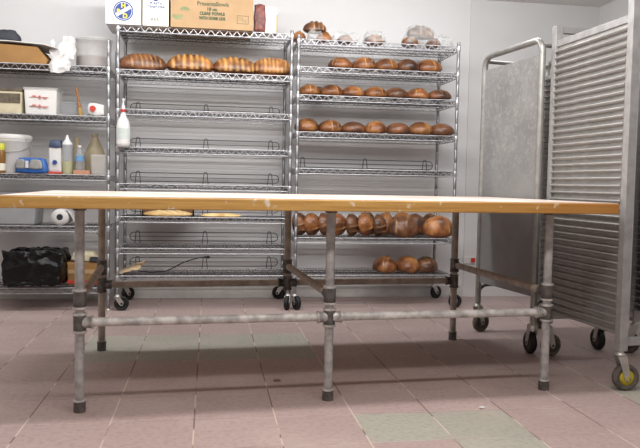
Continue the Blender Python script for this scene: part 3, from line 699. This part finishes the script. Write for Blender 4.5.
# crumpled white paper draped over the edge
me = bpy.data.meshes.new('paper'); bm = bmesh.new(); N = 14
gv = []
for i in range(N+1):
    for j in range(N+1):
        s, t = i/N, j/N
        u = 50+25*s + (1-t)*-2; v = 38+34*t - 8*math.sin(s*2.6)*(1-t)*.6
        p = at(u, v, YL-.03+.05*math.sin(s*9+t*3)*(.5)); q = p+noise.noise_vector(Vector((s*4, t*4, 1)))*.012
        if .12 < t < .9 : q.x += .012*math.sin(t*14+s*3)
        gv.append(bm.verts.new(q+Vector((0, .09*(1-t) if t < .75 else -.0, 0))))
for i in range(N):
    for j in range(N):
        if (j > N*.62 and (i > N*.72)) or (j < N*.35 and N*.1 < i < N*.45 and j < N*.3-abs(i-N*.27)*.6): continue
        a = i*(N+1)+j; bm.faces.new((gv[a], gv[a+1], gv[a+N+2], gv[a+N+1]))
for v_ in [v_ for v_ in bm.verts if not v_.link_faces]: bm.verts.remove(v_)
bm.to_mesh(me); bm.free(); me.materials.append(M['paper']); o = bpy.data.objects.new('crumpled_paper', me); C.objects.link(o)
md = o.modifiers.new('thick', 'SOLIDIFY'); md.thickness = .0015
tag(o, 'crumpled white paper hanging over the front of the top left shelf', 'paper')
# translucent round tub
def tub(name, u0, u1, v, h, label, content=None, ch=0., matn='milky', dy=.12, dz=0, lid=True, rs=1., cm='greycont', zz=None):
    xa, xb = xl(u0, v, dy), xl(u1, v, dy); R = (xb-xa)/2; r = empty(name, ((xa+xb)/2, YL+dy, zz)); 
    MB().lathe([(R*.94,0),(R*.96,.004),(R*.99,h*.93),(R*1.02,h*.94),(R*1.02,h)], 32).build('tub_body', M[matn], r)
    if lid: MB().lathe([(R*1.0,h),(R*1.04,h+.002),(R*1.04,h+.012),(R*.9,h+.016)], 32).build('lid', M[matn], r)
    if ch: MB().lathe([(R*.88,.005),(R*.93,ch),(R*.5,ch+.004)], 28).build('contents', M[cm], r)
    tag(r, label, 'tub'); return r
tub('plastic_tub', 75.5, 112, 55, .205, 'round milky tub part filled with grey flour, top left shelf', 1, .085, zz=z, dy=.16, matn='milky')
z = ZL[1]+DK
def sqtub(name, u0, u1, v, h, matn, label, dy=.08, dep=.2, zz=0, lid=None, cat='container'):
    xa, xb = xl(u0, v, dy), xl(u1, v, dy); w = (xb-xa)/2; r = empty(name, ((xa+xb)/2, YL+dy, zz))
    b = MB(); t = .92
    P = [(-w*t,.01,0),(w*t,.01,0),(w*t,dep-.01,0),(-w*t,dep-.01,0),(-w,0,h),(w,0,h),(w,dep,h),(-w,dep,h)]
    b.add(P, [(0,3,2,1),(4,5,6,7),(0,1,5,4),(1,2,6,5),(2,3,7,6),(3,0,4,7)], False); b.build('container_body', M[matn], r, .012)
    if lid:
        MB().box(-w-.004, w+.004, -.004, dep+.004, h-.01, h+.01).build('lid', M[lid], r, .004)
    tag(r, label, cat); return r, w
r, w = sqtub('square_container', -8, 22, 100, .175, 'cream', 'cream square tub with dark mottled label at the left frame edge', zz=z, lid=None)
MB().box(-w+.05, w-.012, -.003, .002, .085, .15).build('container_label', M['darkpack'], r)
MB().box(-w-.003, w+.003, -.004, .205, .165, .188).build('lid', M['darkpack'], r, .003)
r, w = sqtub('square_container', 23.5, 57, 100, .19, 'plastic', 'white square tub with red measuring marks on the second shelf', zz=z, lid='milky')
b = MB()
for k, zz in enumerate((.065, .13)):
    b.box(-.075, .055, -.0035, .003, zz-.0015, zz+.0015); b.box(-.055, -.03, -.0035, .003, zz+.004, zz+.012); b.box(-.012, .002, -.0035, .003, zz-.012, zz+.012) ; b.box(.02, .045, -.0035, .003, zz-.01, zz-.004)
b.build('measuring_marks', mat('faded_red_ink', (206, 130, 122), .6), r)
sqtub('clear_container', 58, 76, 105, .12, 'clear', 'small clear tub between square white tub and brush', dy=.2, dep=.15, zz=z)
sqtub('clear_container', 78, 94, 105, .125, 'clear', 'small clear tub behind the red-emblem sack', dy=.24, dep=.12, zz=z)
bx = xl(81.5, 100); r = empty('pastry_brush', (bx, YL+.09, z+.002), 0); r.rotation_euler = (0, -.17, 0)
MB().lathe([(.018,.0),(.017,.05),(.015,.062)], 12).build('bristles', M['bristle'], r)
MB().lathe([(.014,.06),(.014,.085),(.009,.10),(.008,.15),(.013,.185),(.012,.20),(.006,.212)], 12).build('handle', M['wood'], r); tag(r, 'wooden-handled pastry brush standing upright on second left shelf', 'brush')
o = crumple('flour_sack', xl(88.5, 112), xl(107, 112), YL+.0, YL+.13, z+.001, z+.088, .008, 18, M['paper'], 9, 8, .35); tag(o, 'small white sack with round red emblem at the shelf end', 'sack')
em = MB().lathe([(.021, 0), (.021, .010)], 24, (0,0,0), Matrix.Rotation(pi/2, 4, 'X')).build('emblem', M['redink'], o); em.location = (-.02, -.062, .052)
# third shelf
z = ZL[2]+DK
r = tub('bucket', -8, 31, 160, .245, 'large white plastic bucket with lid on the third left shelf', matn='plastic', dy=.19, zz=z)
for c_ in r.children:
    if c_.name.startswith('lid'): c_.scale = (1.02, 1.02, 2.4); c_.location.z = -.343
MB().tube([(.14*math.cos(a), -.135*abs(math.sin(a))-.01, .205-.05*math.sin(a)) for a in [pi*k/14 for k in range(15)]], .003, 6).build('handle', M['fork'], r)
r = empty('yellow_bottle', (xl(0.5, 160, .02), YL+.03, z)); MB().lathe([(.028,0),(.031,.01),(.031,.14),(.026,.165)], 18).build('bottle_body', mat('amber_syrup', (132, 92, 40), .3), r)
MB().lathe([(.027,.165),(.027,.205),(.02,.212)], 18).build('cap', mat('lime_cap', (190, 190, 60), .5), r); MB().lathe([(.0315,.02),(.0315,.07)], 18).build('bottle_label', M['creamcard'], r); tag(r, 'amber bottle with lime yellow cap at the left frame edge', 'bottle')
xa, xb = xl(14, 166, .03), xl(50, 166, .03)
o = crumple('blue_packet', xa, xb, YL-.02, YL+.08, z+.001, z+.118, .005, 14, M['bluepl'], 6, 9, .5); tag(o, 'blue plastic packet with grey window lying before the bucket', 'packet')
cw = (xb-xa)/2
q = crumple('packet_window', -.02, cw*.72, -.056, -.02, .028, .10, .003, 16, M['greypack'], 8, 5, .8); q.parent = o; q.location = (cw*.28, -.038, .03)
q = crumple('packet_window', -cw*.86, -cw*.28, -.056, -.02, .025, .10, .003, 16, M['greypack'], 3, 5, .6); q.parent = o; q.location = (-cw*.55, -.036, .03)
q = MB().box(-cw*.26, -cw*.1, -.058, -.05, .04, .09).build('printed_mark', M['paper'], o)
xa, xb = xl(49, 160, .06), xl(63, 160, .06)
o = crumple('flour_bag', xa, xb, YL+.02, YL+.12, z+.001, z+.235, .005, 14, M['paper'], 5, 8, .3); tag(o, 'white paper bag with navy top and red base', 'bag')
w = (xb-xa)/2
q = crumple('bag_top', -w*1.04, w*1.04, -.056, .056, .19, .255, .004, 14, M['navy'], 5, 6, .6); q.parent = o; q.location = (0, 0, .185)
MB().box(-w*.98, w*.98, -.055, .053, .0, .016).build('bag_base', M['redink'], o, .004)
q = MB().lathe([(.016, 0), (.016, .012)], 20, (0,0,0), Matrix.Rotation(pi/2, 4, 'X')).build('printed_logo', M['blue'], o); q.location = (-.0, -.044, .085)
def bottle(name, u, v, dy, prof, matn, label, parts=(), n=20):
    r = empty(name, (xl(u, v, dy), YL+dy, z)); MB().lathe(prof, n).build('bottle_body', M[matn], r)
    for nm, pr, mm in parts: MB().lathe(pr, n).build(nm, M[mm], r)
    tag(r, label, 'bottle'); return r
bottle('squeeze_bottle', 67.3, 160, .05, [(.036,0),(.038,.006),(.038,.21),(.034,.222)], 'clear', 'clear squeeze bottle with yellow oil and white cone cap',
    (('contents', [(.034,.004),(.036,.095),(.02,.097)], 'liquid'), ('cap', [(.036,.212),(.036,.225),(.014,.255),(.006,.285)], 'plastic')))
bottle('clear_bottle', 77.3, 155, .22, [(.036,0),(.04,.01),(.042,.15),(.03,.20),(.016,.235),(.018,.265),(.018,.28)], 'amber', 'tall dull bottle standing behind the water bottle')
xa, xb = xl(73.5, 172, .03), xl(90, 172, .03); w = (xb-xa)/2
tr = MB().box(-w, w, 0, .12, 0, .032).build('terracotta_box', M['orange'], None, .003); tr.location = ((xa+xb)/2, YL+.01, z); tag(tr, 'small flat terracotta-coloured box under the water bottle', 'box')
r = empty('water_bottle', (xl(79.5, 160, .06), YL+.065, z+.033)); MB().lathe([(.026,0),(.031,.006),(.028,.03),(.031,.05),(.031,.11),(.024,.14),(.012,.158),(.012,.165)], 20).build('bottle_body', M['clear'], r)
MB().lathe([(.0318,.065),(.0318,.105)], 20).build('bottle_label', mat('sky_label', (110, 160, 205), .5), r); MB().lathe([(.0135,.165),(.0135,.180)], 16).build('cap', M['plastic'], r); tag(r, 'small clear water bottle with sky blue label', 'bottle')
bottle('amber_jug', 95, 155, .19, [(.068,0),(.074,.01),(.076,.15),(.066,.185),(.034,.25),(.021,.28),(.021,.285),(.024,.29),(.024,.305)], 'amber', 'wide amber plastic jug with tapering shoulder near the post', n=28)
sqtub('clear_container', 90, 106.5, 165, .15, 'milky', 'milky square tub in front of the amber jug', dy=.02, dep=.1, zz=z)
# fourth shelf
z = ZL[3]+DK
sqtub('storage_tote', -20, 36, 215, .235, 'greyplastic', 'grey plastic storage tote on the shelf behind the table end', dy=.06, dep=.3, zz=z)
r = empty('paper_towel_roll', (xl(60, 219, .06), YL+.05, z+.062)); 
A = Matrix.Rotation(-pi/2, 4, 'X')
MB().lathe([(.022,-.0),(.060,.0),(.060,.26),(.022,.26)], 32, (0,0,0), A).build('paper_roll', M['paper'], r)
MB().lathe([(.0225,-.002),(.0225,.262)], 24, (0,0,0), A).build('core_hole_shade', M['inkshade'], r)  # black plug painting the shade inside the roll's open hole
b = MB(); cur = [(.02,.055),(.05,.048),(.075,.02),(.095,-.02),(.125,-.052),(.15,-.0605)]
b.prism(cur+[(x, z_-.002) for x, z_ in reversed(cur)], 0, .26); b.build('loose_sheet', M['paper'], r)
tag(r, 'white paper towel roll with loose end, seen under the tabletop', 'paper roll')
# bottom shelf
z = ZL[4]+DK
def sag(q, p):
    if p.z < -.2 and p.y < .2: q.z -= .022*max(0, math.sin(q.x*19))+.006; q.y -= .0
    if p.y < 0: q.y -= .035*(1-(p.z+1)/2)
    return q
xa, xb = xl(6, 270, .1), xl(68, 270, .1)
o = crumple('bin_bag', xa, xb, YL-.07, YL+.30, z-.0, z+.262, .024, 11, M['binbag'], 12, 26, .05, pull=None); tag(o, 'black plastic bin bag bulging on the bottom left shelf', 'bin bag')
r, w = sqtub('cardboard_box', 66, 105, 270, .175, 'card2', 'brown carton with red stripe on the bottom shelf beside bin bag', dy=.1, dep=.25, zz=z, cat='box')
MB().box(-w*.93, w*.93, .003, .012, .018, .040).build('red_stripe', M['redink'], r)
MB().box(-w*.9, w*.9, -.0, .006, .09, .12).build('printed_panel', M['card'], r)
o = crumple('paper_sack', xl(69, 252, .12), xl(98, 252, .12), YL+.1, YL+.28, z+.176, z+.245, .012, 14, M['cream'], 15, 8, .5); tag(o, 'beige folded sack on the carton beside the bin bag', 'sack')
o = crumple('black_packet', xl(88, 256, .08), xl(99, 256, .08), YL+.09, YL+.13, z+.178, z+.215, .004, 14, M['blackcloth'], 16, 5, .5); tag(o, 'small black packet on the front of the beige sack', 'packet')

# ------------------------------------------------------------ bits on the middle unit's bottom shelf, wall switch, crumbs
z = ZA[7]+DK
N = 10; me = bpy.data.meshes.new('tan_paper'); bm = bmesh.new(); gv = []
X0 = ax(115, 272, YS+.08)
for i in range(N+1):
    for j in range(N+1):
        s, t = i/N, j/N; q = Vector((X0+.19*s+.02*t, YS+.0+.2*t, z+.003+.055*s*(1 if s < .8 else .85)+.025*t*(.4+s)+.015*s*math.sin(t*7)))
        q += noise.noise_vector(q*18)*.010*s; gv.append(bm.verts.new(q))
for i in range(N):
    for j in range(N): a = i*(N+1)+j; bm.faces.new((gv[a], gv[a+1], gv[a+N+2], gv[a+N+1]))
bm.to_mesh(me); bm.free(); me.materials.append(M['paperbrown']); o = bpy.data.objects.new('tan_paper', me); C.objects.link(o); o.modifiers.new('t', 'SOLIDIFY').thickness = .002
tag(o, 'folded piece of tan paper at left of the lowest middle shelf', 'paper')
pts = [(138,271),(150,272),(165,271.5),(173,268),(182,263),(192,259.5),(200,257.5),(208,257)]
P3 = [at(u, v, YS+.16+.004*i) for i, (u, v) in enumerate(pts)]
for p in P3[:3]: p.z = max(p.z, z+.004)
o = MB().tube(P3, .0042, 6).build('loose_cord', M['cord']); tag(o, 'thin black cord curling up from the lowest middle shelf', 'cord')
b = MB(); c = P3[-1]; b.lathe([(.004,-.012),(.011,-.008),(.011,.010),(.004,.014)], 12, (0,0,0), Matrix.Rotation(pi/2, 4, 'Y')); q = b.build('plug', M['cord'], o); q.location = c
p = at(469, 260, YB-.012)
r = empty('wall_switch', (p.x, YB-.012, p.z-.03)); MB().box(-.055, .055, -.012, 0, -.0, .062).build('switch_plate', M['paper'], r, .003); MB().box(.01, .048, -.026, -.012, .012, .05).build('button', M['redpl'], r, .006)
tag(r, 'white wall plate with red button low on the wall', 'switch')
def crumb(u, v, sx, sy, label, mm):
    d = F+RR*((u-320)/FPX)+DD*((v-224)/FPX); t = -CH/d.z; q = d*t
    o = crumple('dough_scrap', q.x-sx, q.x+sx, q.y-sy, q.y+sy, .0005, .008, .002, 40, mm, u, 4, .8); tag(o, label, 'crumb')
crumb(482, 408.5, .016, .01, 'white dough scrap on the grey-green tile in front', M['paper'])
crumb(277, 381, .020, .012, 'brown crust flake on the floor in the table shadow', M['breadd'])
